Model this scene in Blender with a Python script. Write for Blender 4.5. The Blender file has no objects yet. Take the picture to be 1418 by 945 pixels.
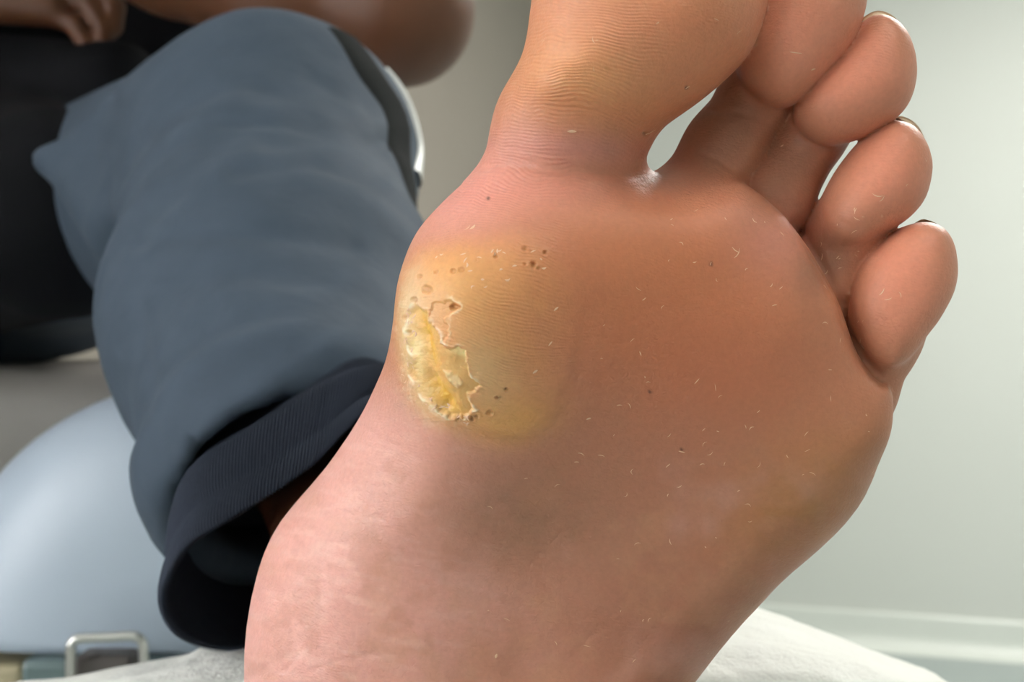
import bpy, bmesh, math
import numpy as np
import openvdb as vdb
from mathutils import Vector

# ------------------------------------------------------------------ camera, light, exposure
S = bpy.context.scene
COL = S.collection
CAM_H = 1.05            # camera height above the floor (m)
CAM_D = 0.25            # camera to sole (m)
FPX = 1725.0            # focal length for a 1418 px wide frame

cam_data = bpy.data.cameras.new('camera')
cam_data.sensor_width = 36.0
cam_data.lens = 36.0 * FPX / 1418.0
cam_data.clip_start = 0.01
cam_data.dof.use_dof = True
cam_data.dof.focus_distance = 0.259
cam_data.dof.aperture_fstop = 21.5
cam = bpy.data.objects.new('camera', cam_data)
COL.objects.link(cam)
cam.location = (0, -CAM_D, CAM_H)
cam.rotation_euler = (math.pi / 2, 0, 0)
S.camera = cam

W = bpy.data.worlds.new('sky'); S.world = W
W.use_nodes = True
W.node_tree.nodes['Background'].inputs[0].default_value = (0.85, 0.92, 1.0, 1)
W.node_tree.nodes['Background'].inputs[1].default_value = 1.0

S.view_settings.view_transform = 'Standard'
S.view_settings.look = 'None'
S.view_settings.exposure = 0.0
S.view_settings.gamma = 1.0
S.view_settings.use_curve_mapping = False

TH = math.radians(19)
E1 = np.array([math.cos(TH), -math.sin(TH)])      # along the back wall, to the right
E2 = np.array([-math.sin(TH), -math.cos(TH)])     # along the window wall, towards the camera
CORNER = np.array([0.16, 4.38])
def room(a, b, z):
    p = CORNER + a * E1 + b * E2
    return (p[0], p[1], z)
ROOM_W, ROOM_L, ROOM_H = 3.6, 7.6, 2.65
WIN = (4.55, 7.15, 0.80, 2.25)                    # along E2, heights

def area_light(name, loc, target, sx, sy, power, color):
    L = bpy.data.lights.new(name, 'AREA'); L.shape = 'RECTANGLE'
    L.size = sx; L.size_y = sy; L.energy = power; L.color = color
    o = bpy.data.objects.new(name, L); COL.objects.link(o)
    o.location = loc
    d = Vector(target) - Vector(loc)
    o.rotation_euler = d.to_track_quat('-Z', 'Y').to_euler()
    return o
wb = (WIN[0] + WIN[1]) / 2; wz = (WIN[2] + WIN[3]) / 2
area_light('window_daylight', room(-0.16, wb, wz), room(1.0, wb, wz), WIN[1] - WIN[0], WIN[3] - WIN[2], 70.0, (1.0, 0.98, 0.96))
FILL_LAMPS = [(1.95, 1.75, 80.0), (1.95, 4.6, 7.0)]       # added ceiling fill panels: along E1, along E2, power
for la, lb, lp in FILL_LAMPS:
    area_light('added_fill_light', room(la, lb, ROOM_H - 0.06), room(la, lb, 0), 1.18, 0.58, lp, (1.0, 0.97, 0.92))

# ------------------------------------------------------------------ helpers
def at(px, py, y):
    """point (camera-centred, metres) seen at a photograph pixel, y metres behind the sole plane"""
    d = CAM_D + y
    return np.array([(px - 709.0) / FPX * d, y, (472.5 - py) / FPX * d])

def srgb(r, g, b):
    f = lambda c: c / 12.92 if c <= 0.04045 else ((c + 0.055) / 1.055) ** 2.4
    return tuple(f(v / 255.0) for v in (r, g, b))

def link_mesh(name, verts, faces, mat, parent=None, smooth=True, lift=True):
    v = np.asarray(verts, dtype=np.float64).copy()
    if lift: v[:, 2] += CAM_H
    me = bpy.data.meshes.new(name)
    if isinstance(faces, np.ndarray):
        n = len(faces); k = faces.shape[1]
        me.vertices.add(len(v)); me.vertices.foreach_set('co', v.astype(np.float32).ravel())
        me.loops.add(n * k); me.loops.foreach_set('vertex_index', faces.astype(np.int32).ravel())
        me.polygons.add(n); me.polygons.foreach_set('loop_start', np.arange(0, n * k, k, dtype=np.int32))
        me.update(calc_edges=True)
    else:
        me.from_pydata([tuple(p) for p in v], [], faces); me.update()
    me.validate()
    if smooth: me.polygons.foreach_set('use_smooth', np.ones(len(me.polygons), dtype=bool))
    me.materials.append(mat)
    o = bpy.data.objects.new(name, me); COL.objects.link(o)
    if parent: o.parent = parent
    return o

def tag(o, label, cat, group=None, kind=None):
    if label: o['label'] = label
    if cat: o['category'] = cat
    if group: o['group'] = group
    if kind: o['kind'] = kind
    return o

def structure(o, label, cat):
    return tag(o, label, cat, kind='structure')

class Mat:
    def __init__(self, name, color=(0.8, 0.8, 0.8), rough=0.5, metal=0.0):
        self.m = bpy.data.materials.new(name); self.m.use_nodes = True
        self.t = self.m.node_tree; self.n = self.t.nodes; self.l = self.t.links
        self.b = self.n['Principled BSDF']
        self.b.inputs['Base Color'].default_value = (*color, 1)
        self.b.inputs['Roughness'].default_value = rough
        self.b.inputs['Metallic'].default_value = metal
    def node(self, typ, **kw):
        nd = self.n.new(typ)
        for k, v in kw.items():
            if k in nd.inputs: nd.inputs[k].default_value = v
            else: setattr(nd, k, v)
        return nd
    def coord(self): return self.node('ShaderNodeTexCoord').outputs['Object']
    def noise(self, scale, detail=3, vec=None):
        nd = self.node('ShaderNodeTexNoise'); nd.inputs['Scale'].default_value = scale; nd.inputs['Detail'].default_value = detail
        self.l.new(vec or self.coord(), nd.inputs['Vector']); return nd.outputs['Fac']
    def math(self, op, a, b):
        nd = self.node('ShaderNodeMath', operation=op)
        for i, x in enumerate((a, b)):
            if isinstance(x, (int, float)): nd.inputs[i].default_value = x
            else: self.l.new(x, nd.inputs[i])
        return nd.outputs[0]
    def mottle(self, c1, c2, fac):
        mx = self.node('ShaderNodeMix', data_type='RGBA')
        mx.inputs[6].default_value = (*c1, 1); mx.inputs[7].default_value = (*c2, 1)
        self.l.new(fac, mx.inputs[0]); self.l.new(mx.outputs[2], self.b.inputs['Base Color']); return mx
    def bump(self, h, dist, strength=1.0):
        bp = self.node('ShaderNodeBump'); bp.inputs['Distance'].default_value = dist; bp.inputs['Strength'].default_value = strength
        self.l.new(h, bp.inputs['Height'])
        old = self.b.inputs['Normal'].links
        if old: self.l.new(old[0].from_socket, bp.inputs['Normal'])
        self.l.new(bp.outputs[0], self.b.inputs['Normal']); return bp

def simple(name, c1, c2, scale, rough, bump=0.0, bscale=None, metal=0.0):
    m = Mat(name, c1, rough, metal)
    m.mottle(c1, c2, m.noise(scale))
    if bump: m.bump(m.noise(bscale or scale * 4), bump)
    return m.m

M = {}
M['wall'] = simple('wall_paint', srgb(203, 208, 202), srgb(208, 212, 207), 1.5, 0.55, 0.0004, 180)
M['wall_shade'] = simple('wall_paint_shade', srgb(140, 133, 124), srgb(146, 139, 130), 1.2, 0.6, 0.0004, 180)  # wall colour darkened to stand for the shade on the window wall
M['ceiling'] = simple('ceiling_paint', srgb(226, 226, 222), srgb(231, 231, 228), 2, 0.8)
M['floor'] = simple('vinyl_floor', srgb(150, 162, 162), srgb(160, 170, 168), 3, 0.35, 0.0002, 60)
M['skirting'] = simple('coved_skirting', srgb(214, 220, 214), srgb(220, 226, 220), 3, 0.3)
M['white'] = simple('white_plastic', srgb(228, 230, 228), srgb(234, 236, 233), 20, 0.4)
M['vinyl_blue'] = simple('pale_blue_vinyl', srgb(176, 190, 205), srgb(183, 196, 210), 8, 0.32, 0.0002, 900)
M['vinyl_grey'] = simple('warm_grey_vinyl', srgb(150, 146, 141), srgb(158, 153, 147), 8, 0.45, 0.0002, 900)
M['teal'] = simple('teal_grey_enamel', srgb(98, 116, 118), srgb(104, 122, 123), 8, 0.35)
M['beige'] = simple('beige_panel', srgb(170, 160, 128), srgb(178, 168, 138), 10, 0.5)
M['dark'] = simple('dark_rubber', srgb(82, 76, 74), srgb(90, 84, 80), 30, 0.5)
M['chrome'] = simple('satin_chrome', srgb(205, 205, 200), srgb(212, 212, 207), 30, 0.28, metal=0.85)
M['shirt'] = simple('dark_shirt', srgb(13, 14, 17), srgb(18, 19, 23), 30, 0.9, 0.0006, 700)
M['hair'] = simple('dark_hair', srgb(24, 20, 18), srgb(34, 28, 24), 90, 0.7, 0.002, 300)
_e = Mat('fill_lamp_diffuser', (1, 1, 1), 0.5)
_e.b.inputs['Emission Color'].default_value = (1, 0.95, 0.88, 1); _e.b.inputs['Emission Strength'].default_value = 2.0
M['lamp'] = _e.m
_g = Mat('window_glass', (1, 1, 1), 0.02); _g.b.inputs['Transmission Weight'].default_value = 1.0; _g.b.inputs['IOR'].default_value = 1.02
M['glass'] = _g.m

def box_verts(x0, x1, y0, y1, z0, z1):
    return [(x, y, z) for x in (x0, x1) for y in (y0, y1) for z in (z0, z1)]
BOXF = [(0, 1, 3, 2), (4, 6, 7, 5), (0, 4, 5, 1), (2, 3, 7, 6), (0, 2, 6, 4), (1, 5, 7, 3)]

def room_box(bm, a0, a1, b0, b1, z0, z1):
    vs = [bm.verts.new(room(a, b, z)) for a in (a0, a1) for b in (b0, b1) for z in (z0, z1)]
    for f in BOXF: bm.faces.new([vs[i] for i in f])

def bm_obj(name, bm, mat, parent=None, smooth=False, bevel=0.0, segs=3):
    if bevel:
        bmesh.ops.bevel(bm, geom=list(bm.edges), offset=bevel, segments=segs, profile=0.5, affect='EDGES')
    bmesh.ops.recalc_face_normals(bm, faces=list(bm.faces))
    me = bpy.data.meshes.new(name); bm.to_mesh(me); bm.free()
    if smooth:
        for p in me.polygons: p.use_smooth = True
    me.materials.append(mat)
    o = bpy.data.objects.new(name, me); COL.objects.link(o)
    if parent: o.parent = parent
    return o

def box(name, x0, x1, y0, y1, z0, z1, mat, parent=None, bevel=0.0, segs=3, smooth=False):
    """axis-aligned box in camera-centred coordinates"""
    bm = bmesh.new()
    vs = [bm.verts.new((x, y, z + CAM_H)) for (x, y, z) in box_verts(x0, x1, y0, y1, z0, z1)]
    for f in BOXF: bm.faces.new([vs[i] for i in f])
    return bm_obj(name, bm, mat, parent, smooth, bevel, segs)

def tube(name, pts, rad, mat, parent=None, seg=14, caps=True):
    """swept tube through camera-centred points; rad is a number or one per point"""
    P = np.array(pts, float); n = len(P)
    R = np.full(n, rad) if np.isscalar(rad) else np.array(rad, float)
    T = np.gradient(P, axis=0); T /= np.linalg.norm(T, axis=1)[:, None]
    up = np.array([0.13, 0.2, 0.97]); V = []; F = []
    for i in range(n):
        a = np.cross(T[i], up); a /= np.linalg.norm(a); b = np.cross(T[i], a)
        for k in range(seg):
            t = 2 * math.pi * k / seg
            V.append(P[i] + R[i] * (math.cos(t) * a + math.sin(t) * b))
    for i in range(n - 1):
        for k in range(seg):
            F.append((i * seg + k, i * seg + (k + 1) % seg, (i + 1) * seg + (k + 1) % seg, (i + 1) * seg + k))
    if caps: F += [tuple(range(seg))[::-1], tuple((n - 1) * seg + k for k in range(seg))]
    return link_mesh(name, V, F, mat, parent)

def spline(pts, n, closed=False):
    """Catmull-Rom through pts (any dimension), n samples"""
    P = np.array(pts, float); m = len(P)
    segs = m if closed else m - 1
    u = np.linspace(0, segs, n, endpoint=not closed); i = np.minimum(u.astype(int), segs - 1); t = (u - i)[:, None]
    if closed: g = lambda k: P[(i + k) % m]
    else: g = lambda k: P[np.clip(i + k, 0, m - 1)]
    p0, p1, p2, p3 = g(-1), g(0), g(1), g(2)
    return 0.5 * (2 * p1 + (p2 - p0) * t + (2 * p0 - 5 * p1 + 4 * p2 - p3) * t ** 2 + (3 * p1 - p0 - 3 * p2 + p3) * t ** 3)

RNG = np.random.default_rng(7)
def noise2(u, v, cell, seed):
    """smooth value noise in -1..1 over (u, v), one lattice cell = cell units"""
    r = np.random.default_rng(seed); G = r.uniform(-1, 1, (256, 256))
    a = np.asarray(u) / cell + 500.3; b = np.asarray(v) / cell + 500.7
    i = np.floor(a).astype(int); j = np.floor(b).astype(int)
    fx = a - i; fy = b - j; fx = fx * fx * fx * (fx * (fx * 6 - 15) + 10); fy = fy * fy * fy * (fy * (fy * 6 - 15) + 10)
    g = lambda x, y: G[x % 256, y % 256]
    return (g(i, j) * (1 - fx) + g(i + 1, j) * fx) * (1 - fy) + (g(i, j + 1) * (1 - fx) + g(i + 1, j + 1) * fx) * fy
def fbm2(u, v, cell, seed, octv=3):
    s = 0; a = 1.0; tot = 0
    for k in range(octv):
        s = s + a * noise2(u, v, cell / 2 ** k, seed + 31 * k); tot += a; a *= 0.5
    return s / tot
def sstep(e0, e1, x):
    t = np.clip((x - e0) / (e1 - e0), 0, 1); return t * t * (3 - 2 * t)

# ---- signed distance fields on a grid
class Grid:
    def __init__(self, lo, hi, vox):
        self.lo = np.array(lo, float); self.vox = vox
        self.n = np.ceil((np.array(hi) - self.lo) / vox).astype(int) + 1
        self.ax = [(self.lo[k] + vox * np.arange(self.n[k])).astype(np.float32) for k in range(3)]
        self.F = np.full(tuple(self.n), 1.0, np.float32)
    def window(self, lo, hi):
        s = []
        for k in range(3):
            a = int(np.clip(math.floor((lo[k] - self.lo[k]) / self.vox), 0, self.n[k]))
            b = int(np.clip(math.ceil((hi[k] - self.lo[k]) / self.vox) + 1, 0, self.n[k]))
            s.append(slice(a, b))
        X = self.ax[0][s[0]][:, None, None]; Y = self.ax[1][s[1]][None, :, None]; Z = self.ax[2][s[2]][None, None, :]
        return tuple(s), X, Y, Z
    def cone(self, a, b, ra, rb, k=0.0, pad=None):
        a = np.asarray(a, float); b = np.asarray(b, float); r = max(ra, rb) + (pad or (k + 4 * self.vox))
        s, X, Y, Z = self.window(np.minimum(a, b) - r, np.maximum(a, b) + r)
        if self.F[s].size == 0: return
        self.F[s] = smin(self.F[s], cone_sdf(X, Y, Z, a, b, ra, rb), k)
    def ellipsoid(self, c, r, k=0.0):
        c = np.asarray(c, float); r = np.asarray(r, float); p = r + k + 4 * self.vox
        s, X, Y, Z = self.window(c - p, c + p)
        if self.F[s].size == 0: return
        self.F[s] = smin(self.F[s], ell_sdf(X, Y, Z, c, r), k)
    def mesh(self):
        g = vdb.FloatGrid(1.0)
        g.copyFromArray(np.ascontiguousarray(self.F))
        pts, quads = g.convertToQuads(0.0)
        return pts.astype(np.float64) * self.vox + self.lo, quads[:, ::-1].astype(np.int32)

def smin(a, b, k):
    if k <= 0: return np.minimum(a, b)
    h = np.maximum(k - np.abs(a - b), 0) / k
    return np.minimum(a, b) - h * h * (k * 0.25)
def rmax(a, b, R):
    return np.minimum(np.maximum(a, b), -R) + np.sqrt(np.maximum(a + R, 0) ** 2 + np.maximum(b + R, 0) ** 2)
def cone_sdf(X, Y, Z, a, b, ra, rb):
    ab = b - a; L = float(ab @ ab)
    t = np.clip(((X - a[0]) * ab[0] + (Y - a[1]) * ab[1] + (Z - a[2]) * ab[2]) / L, 0, 1).astype(np.float32)
    return np.sqrt((X - a[0] - t * ab[0]) ** 2 + (Y - a[1] - t * ab[1]) ** 2 + (Z - a[2] - t * ab[2]) ** 2) - (ra + t * (rb - ra))
def ell_sdf(X, Y, Z, c, r):
    q = np.sqrt(((X - c[0]) / r[0]) ** 2 + ((Y - c[1]) / r[1]) ** 2 + ((Z - c[2]) / r[2]) ** 2)
    return (q - 1.0) * min(r)
def poly_sdf(X, Z, P):
    """signed distance to a closed polygon in the X-Z plane (negative inside)"""
    d = np.full(X.shape, 1e9); ins = np.zeros(X.shape, bool); n = len(P)
    for i in range(n):
        ax, az = P[i]; bx, bz = P[(i + 1) % n]; ex, ez = bx - ax, bz - az
        t = np.clip(((X - ax) * ex + (Z - az) * ez) / (ex * ex + ez * ez + 1e-18), 0, 1)
        d = np.minimum(d, (X - ax - t * ex) ** 2 + (Z - az - t * ez) ** 2)
        c = ((az > Z) != (bz > Z)) & (X < (bx - ax) * (Z - az) / (bz - az + 1e-18) + ax)
        ins ^= c
    d = np.sqrt(d); return np.where(ins, -d, d)
def blur2(A, sig):
    n = int(3 * sig) + 1; k = np.exp(-0.5 * (np.arange(-n, n + 1) / sig) ** 2); k /= k.sum()
    for axis in (0, 1):
        B = np.pad(A, [(n, n) if i == axis else (0, 0) for i in (0, 1)], mode='edge')
        A = sum(k[j] * (B[j:j + A.shape[0]] if axis == 0 else B[:, j:j + A.shape[1]]) for j in range(2 * n + 1))
    return A
def vert_normals(V, Q):
    n = np.cross(V[Q[:, 2]] - V[Q[:, 0]], V[Q[:, 3]] - V[Q[:, 1]])
    N = np.zeros_like(V)
    for k in range(4):
        for c in range(3): N[:, c] += np.bincount(Q[:, k], n[:, c], len(V))
    return N / (np.linalg.norm(N, axis=1)[:, None] + 1e-20)

# ------------------------------------------------------------------ the room
bm = bmesh.new(); room_box(bm, -0.2, ROOM_W + 0.2, -0.2, ROOM_L + 0.2, -0.12, 0.0)
structure(bm_obj('floor', bm, M['floor']), 'grey-green vinyl floor of the treatment room', 'floor')
bm = bmesh.new(); room_box(bm, -0.2, ROOM_W + 0.2, -0.2, ROOM_L + 0.2, ROOM_H, ROOM_H + 0.12)
structure(bm_obj('ceiling', bm, M['ceiling']), 'plain white ceiling of the treatment room', 'ceiling')
bm = bmesh.new(); room_box(bm, -0.12, ROOM_W + 0.12, -0.12, 0, 0, ROOM_H)
structure(bm_obj('wall_back', bm, M['wall']), 'pale grey-green painted wall behind the toes', 'wall')
bm = bmesh.new(); room_box(bm, ROOM_W, ROOM_W + 0.12, 0, ROOM_L, 0, ROOM_H)
structure(bm_obj('wall_right', bm, M['wall']), 'pale grey-green side wall facing the window', 'wall')
bm = bmesh.new(); room_box(bm, -0.12, ROOM_W + 0.12, ROOM_L, ROOM_L + 0.12, 0, ROOM_H)
structure(bm_obj('wall_front', bm, M['wall']), 'pale grey-green wall closing the room opposite the patient', 'wall')
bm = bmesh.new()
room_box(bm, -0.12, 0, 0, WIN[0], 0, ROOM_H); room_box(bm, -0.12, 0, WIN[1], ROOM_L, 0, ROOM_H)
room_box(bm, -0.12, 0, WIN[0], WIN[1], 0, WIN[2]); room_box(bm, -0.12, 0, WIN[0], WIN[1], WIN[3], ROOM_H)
structure(bm_obj('wall_left', bm, M['wall_shade']), 'wall behind the seated patient, shade painted in as grey, with the window', 'wall')

# window: frame, mullion, sill, panes
bm = bmesh.new(); t = 0.055
room_box(bm, -0.10, -0.04, WIN[0], WIN[1], WIN[2], WIN[2] + t); room_box(bm, -0.10, -0.04, WIN[0], WIN[1], WIN[3] - t, WIN[3])
room_box(bm, -0.10, -0.04, WIN[0], WIN[0] + t, WIN[2] + t, WIN[3] - t); room_box(bm, -0.10, -0.04, WIN[1] - t, WIN[1], WIN[2] + t, WIN[3] - t)
win = structure(bm_obj('window_1', bm, M['white']), 'wide white-framed window lighting the foot', 'window')
bm = bmesh.new(); room_box(bm, -0.10, -0.04, wb - 0.025, wb + 0.025, WIN[2] + t, WIN[3] - t); bm_obj('mullion', bm, M['white'], win)
bm = bmesh.new(); room_box(bm, -0.03, 0.09, WIN[0] - 0.04, WIN[1] + 0.04, WIN[2] - 0.03, WIN[2] - 0.001); bm_obj('window_sill', bm, M['white'], win)
for b0, b1 in ((WIN[0] + t, wb - 0.025), (wb + 0.025, WIN[1] - t)):
    bm = bmesh.new(); room_box(bm, -0.074, -0.070, b0, b1, WIN[2] + t, WIN[3] - t); bm_obj('pane', bm, M['glass'], win)

# coved skirting along the walls in view: a stepped profile swept along the wall
def skirting(name, along, label):
    prof = [(0.001, 0.125), (0.012, 0.125), (0.016, 0.118), (0.016, 0.055)]
    for k in range(1, 9):
        q = k / 8 * math.pi / 2; prof.append((0.016 + 0.05 * (1 - math.cos(q)), 0.055 - 0.05 * math.sin(q)))
    prof += [(0.070, 0.001), (0.001, 0.001)]
    bm = bmesh.new(); rings = []
    for s in along[1:]:
        rings.append([bm.verts.new(room(o_, s, z) if along[0] == 'left' else room(s, o_, z)) for o_, z in prof])
    n = len(prof)
    for k in range(n): bm.faces.new((rings[0][k], rings[0][(k + 1) % n], rings[1][(k + 1) % n], rings[1][k]))
    bm.faces.new(rings[0]); bm.faces.new(rings[1][::-1])
    return structure(bm_obj(name, bm, M['skirting']), label, 'baseboard')
skirting('baseboard_back', ('back', 0.08, ROOM_W - 0.001), 'pale coved skirting along the foot of the pale back wall')
skirting('baseboard_left', ('left', 0.001, ROOM_L - 0.001), 'pale coved skirting along the shaded grey wall')

# added fill lamps on the ceiling, out of view, brightening back wall and foot
for (la, lb, _), where in zip(FILL_LAMPS, ('nearer the pale back wall', 'above the patient')):
    fillE = bpy.data.objects.new('added_fill_lamp', None); COL.objects.link(fillE); fillE.location = room(la, lb, ROOM_H)
    tag(fillE, 'added flat white rectangular fill lamp on the ceiling, ' + where, 'lamp', 'added fill lamp panels')
    for nm, hw, hl, z0, z1, mt_ in (('frame', 0.63, 0.33, 0.05, 0.001, M['white']), ('diffuser', 0.59, 0.29, 0.055, 0.0505, M['lamp'])):
        bm = bmesh.new(); room_box(bm, la - hw, la + hw, lb - hl, lb + hl, ROOM_H - z0, ROOM_H - z1)
        o = bm_obj(nm, bm, mt_, fillE); o.location = -Vector(fillE.location)

# ------------------------------------------------------------------ the foot (millimetres, camera-centred)
def atmm(px, py, y): return at(px, py, y / 1000.0) * 1000.0
def outline(pts, n=240):
    P = np.array([atmm(*p) for p in pts])[:, [0, 2]]
    return spline(P, n, closed=True)

VOX = 0.5
G = Grid((-66, -20, -135), (96, 84, 96), VOX)
XX, ZZ = np.meshgrid(G.ax[0].astype(float), G.ax[2].astype(float), indexing='ij')

body_px = [(600, 290, 16), (572, 330, 16), (553, 390, 17), (546, 450, 18), (535, 497, 20), (514, 541, 22), (488, 587, 25), (452, 640, 28), (414, 690, 30),
           (380, 737, 32), (362, 782, 33), (354, 832, 34), (346, 890, 34), (339, 950, 34), (334, 1020, 34), (345, 1110, 32), (400, 1200, 30), (500, 1262, 30),
           (620, 1270, 30), (740, 1225, 30), (830, 1130, 30), (905, 1032, 30), (972, 948, 28), (1022, 886, 26), (1062, 840, 25), (1100, 799, 24), (1148, 757, 23),
           (1188, 713, 22), (1214, 670, 21), (1228, 620, 20), (1233, 565, 18), (1232, 535, 16), (1216, 522, 13), (1192, 486, 11), (1166, 418, 10), (1132, 352, 9),
           (1098, 303, 9), (1062, 268, 10), (1030, 246, 11), (985, 236, 13), (940, 233, 15), (912, 236, 16), (885, 236, 16), (820, 222, 16), (740, 212, 16), (690, 218, 17), (645, 246, 17)]
D2 = blur2(poly_sdf(XX, ZZ, outline(body_px, 420)), 2.2)

ctrl = [(660, 430, -9), (600, 400, -7), (720, 350, -7), (620, 520, -5), (760, 450, -6), (800, 300, -3), (900, 300, 0), (880, 420, -3), (1000, 400, 1), (1100, 430, 3), (1000, 300, 3),
        (1060, 310, 5), (1150, 520, 7), (1000, 550, 3), (1185, 640, 9), (1100, 700, 9), (850, 600, 4), (700, 610, 2), (745, 730, 12), (600, 690, 9), (500, 700, 13),
        (600, 850, 14), (450, 850, 16), (800, 850, 16), (950, 800, 14), (700, 945, 17), (900, 945, 19), (450, 1000, 16), (600, 1100, 11), (750, 1100, 14), (600, 1230, 14),
        (700, 240, 3), (800, 240, 3), (880, 245, 6), (930, 250, 9), (640, 280, 2), (560, 600, 7)]
def rbf(ctrl):
    C = np.array([atmm(p[0], p[1], p[2])[[0, 2]] for p in ctrl]); h = np.array([p[2] for p in ctrl], float)
    def phi(r): return np.where(r > 0, r * r * np.log(np.maximum(r, 1e-9)), 0)
    n = len(C); A = np.zeros((n + 3, n + 3))
    A[:n, :n] = phi(np.linalg.norm(C[:, None] - C[None], axis=2)) + np.eye(n) * 2.0
    A[:n, n] = 1; A[:n, n + 1:] = C; A[n, :n] = 1; A[n + 1:, :n] = C.T
    w = np.linalg.solve(A, np.concatenate([h, [0, 0, 0]]))
    out = w[n] + w[n + 1] * XX + w[n + 2] * ZZ
    for i in range(n): out = out + w[i] * phi(np.hypot(XX - C[i, 0], ZZ - C[i, 1]))
    return out
YF = blur2(np.clip(rbf(ctrl), -12, 24), 3)
# edge rounding: generous on the medial side, tighter at the toe roots
PXu = XX * FPX / 262.0 + 709; PXv = 472.5 - ZZ * FPX / 262.0
Rf = 17 + 9 * sstep(760, 520, PXu) * sstep(420, 640, PXv) - 5.0 * sstep(400, 240, PXv - 0.55 * np.maximum(PXu - 1060, 0)) * sstep(700, 800, PXu)
def seg_dist(A, B_, pts):
    d = np.full(A.shape, 1e9)
    for (ax, ay), (bx, by) in zip(pts[:-1], pts[1:]):
        ex, ey = bx - ax, by - ay; t = np.clip(((A - ax) * ex + (B_ - ay) * ey) / (ex * ex + ey * ey), 0, 1)
        d = np.minimum(d, np.hypot(A - ax - t * ex, B_ - ay - t * ey))
    return d
wweb = sstep(150, 60, seg_dist(PXu, PXv, [(1098, 303), (1166, 418), (1222, 520)]))
Rf = Rf * (1 - wweb) + 7.0 * wweb
Rf = blur2(np.clip(Rf, 6.5, 27), 4)
TK = np.interp(PXv, [230, 450, 700, 1000], [27, 40, 52, 58])
d2 = D2[:, None, :].astype(np.float32); yf = YF[:, None, :].astype(np.float32); R3 = Rf[:, None, :].astype(np.float32); tk = TK[:, None, :].astype(np.float32)
Yg = G.ax[1][None, :, None]
B = rmax(d2, yf - Yg, R3)
B = rmax(B, Yg - (yf + tk), 11.0).astype(np.float32)
Xg = G.ax[0][:, None, None]; Zg = G.ax[2][None, None, :]
ANK = [(570, 880, 52), (522, 750, 120), (462, 620, 215)]
A_ = [atmm(*p) for p in ANK]
B = smin(B, cone_sdf(Xg, Yg, Zg, A_[0], A_[1], 35, 29), 14)
FIELD = B.copy()

def toe(pad_px, yc, h, R, stem, k_pad, k_body):
    """pad: outline + middle depth, half thickness, rounding; stem: [(px, py, y, r), ...]"""
    P = np.array([atmm(p[0], p[1], yc) for p in pad_px])[:, [0, 2]]
    P = spline(P, 160, closed=True)
    S_ = [(atmm(*q[:3]), q[3]) for q in stem]
    allp = np.vstack([P, np.array([s[0][[0, 2]] for s in S_])])
    lo = (allp[:, 0].min() - 12, -20, allp[:, 1].min() - 14); hi = (allp[:, 0].max() + 12, 84, allp[:, 1].max() + 12)
    s, X, Y, Z = G.window(lo, hi)
    x2, z2 = np.meshgrid(X[:, 0, 0].astype(float), Z[0, 0, :].astype(float), indexing='ij')
    d = blur2(poly_sdf(x2, z2, P), 3.0)[:, None, :].astype(np.float32)
    f = rmax(d, np.abs(Y - yc) - h, np.float32(R))
    for (a, ra), (b, rb) in zip(S_[:-1], S_[1:]):
        f = smin(f, cone_sdf(X, Y, Z, a, b, ra, rb).astype(np.float32), k_pad)
    FIELD[s] = np.minimum(FIELD[s], smin(B[s], f, k_body))

toe([(742, -30), (731, 40), (724, 90), (720, 128), (731, 160), (768, 182), (822, 192), (874, 187), (912, 171), (955, 150), (1005, 110), (1035, 78), (1052, 40), (1060, 0),
     (1058, -50), (1030, -110), (970, -140), (890, -145), (810, -120), (765, -80)], 9, 20, 19,
    [(860, 70, 16, 14), (788, 188, 17.5, 15.4), (764, 300, 20, 17)], 6, 6)
toe([(1045, -40), (1022, 40), (1020, 90), (1045, 132), (1083, 150), (1110, 139), (1145, 103), (1175, 68), (1192, 30), (1198, -5), (1190, -50), (1160, -85), (1110, -95), (1070, -80)], 15, 13, 12.5,
    [(1085, 70, 25, 8), (1052, 130, 28, 8.2), (1003, 205, 28, 8.6), (955, 290, 26, 10)], 3.5, 5)
toe([(1205, 22), (1234, 28), (1254, 52), (1265, 90), (1262, 130), (1245, 160), (1210, 184), (1170, 199), (1136, 200), (1108, 180), (1100, 150), (1115, 115), (1150, 80), (1180, 45)], 17, 11.5, 11,
    [(1155, 140, 24, 7.2), (1126, 184, 28, 7.3), (1074, 274, 27, 7.9), (1034, 340, 26, 9)], 3.0, 3.5)
toe([(1240, 168), (1266, 180), (1283, 211), (1287, 240), (1276, 280), (1250, 308), (1215, 328), (1186, 346), (1154, 344), (1136, 318), (1138, 280), (1154, 244), (1180, 207), (1211, 177)], 18, 11, 10.5,
    [(1200, 270, 24, 7.5), (1172, 330, 25, 8.8), (1134, 400, 25, 9.6), (1100, 460, 26, 9.6)], 3.0, 1.6)
toe([(1285, 309), (1307, 325), (1317, 360), (1315, 400), (1296, 440), (1272, 472), (1250, 500), (1226, 510), (1196, 492), (1175, 454), (1170, 420), (1180, 384), (1206, 347), (1250, 314)], 18, 11.5, 9.5,
    [(1245, 400, 22, 8), (1220, 470, 24, 7.8), (1186, 545, 25, 8.0), (1150, 620, 26, 10)], 3.5, 1.2)
G.F = FIELD.astype(np.float32)
FV, FQ = G.mesh()
# drop cells on the cut towards the leg
FN = vert_normals(FV, FQ)
if np.mean(np.sum(FN * (FV - FV.mean(0)), axis=1)) < 0: FQ = FQ[:, ::-1]; FN = -FN

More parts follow.
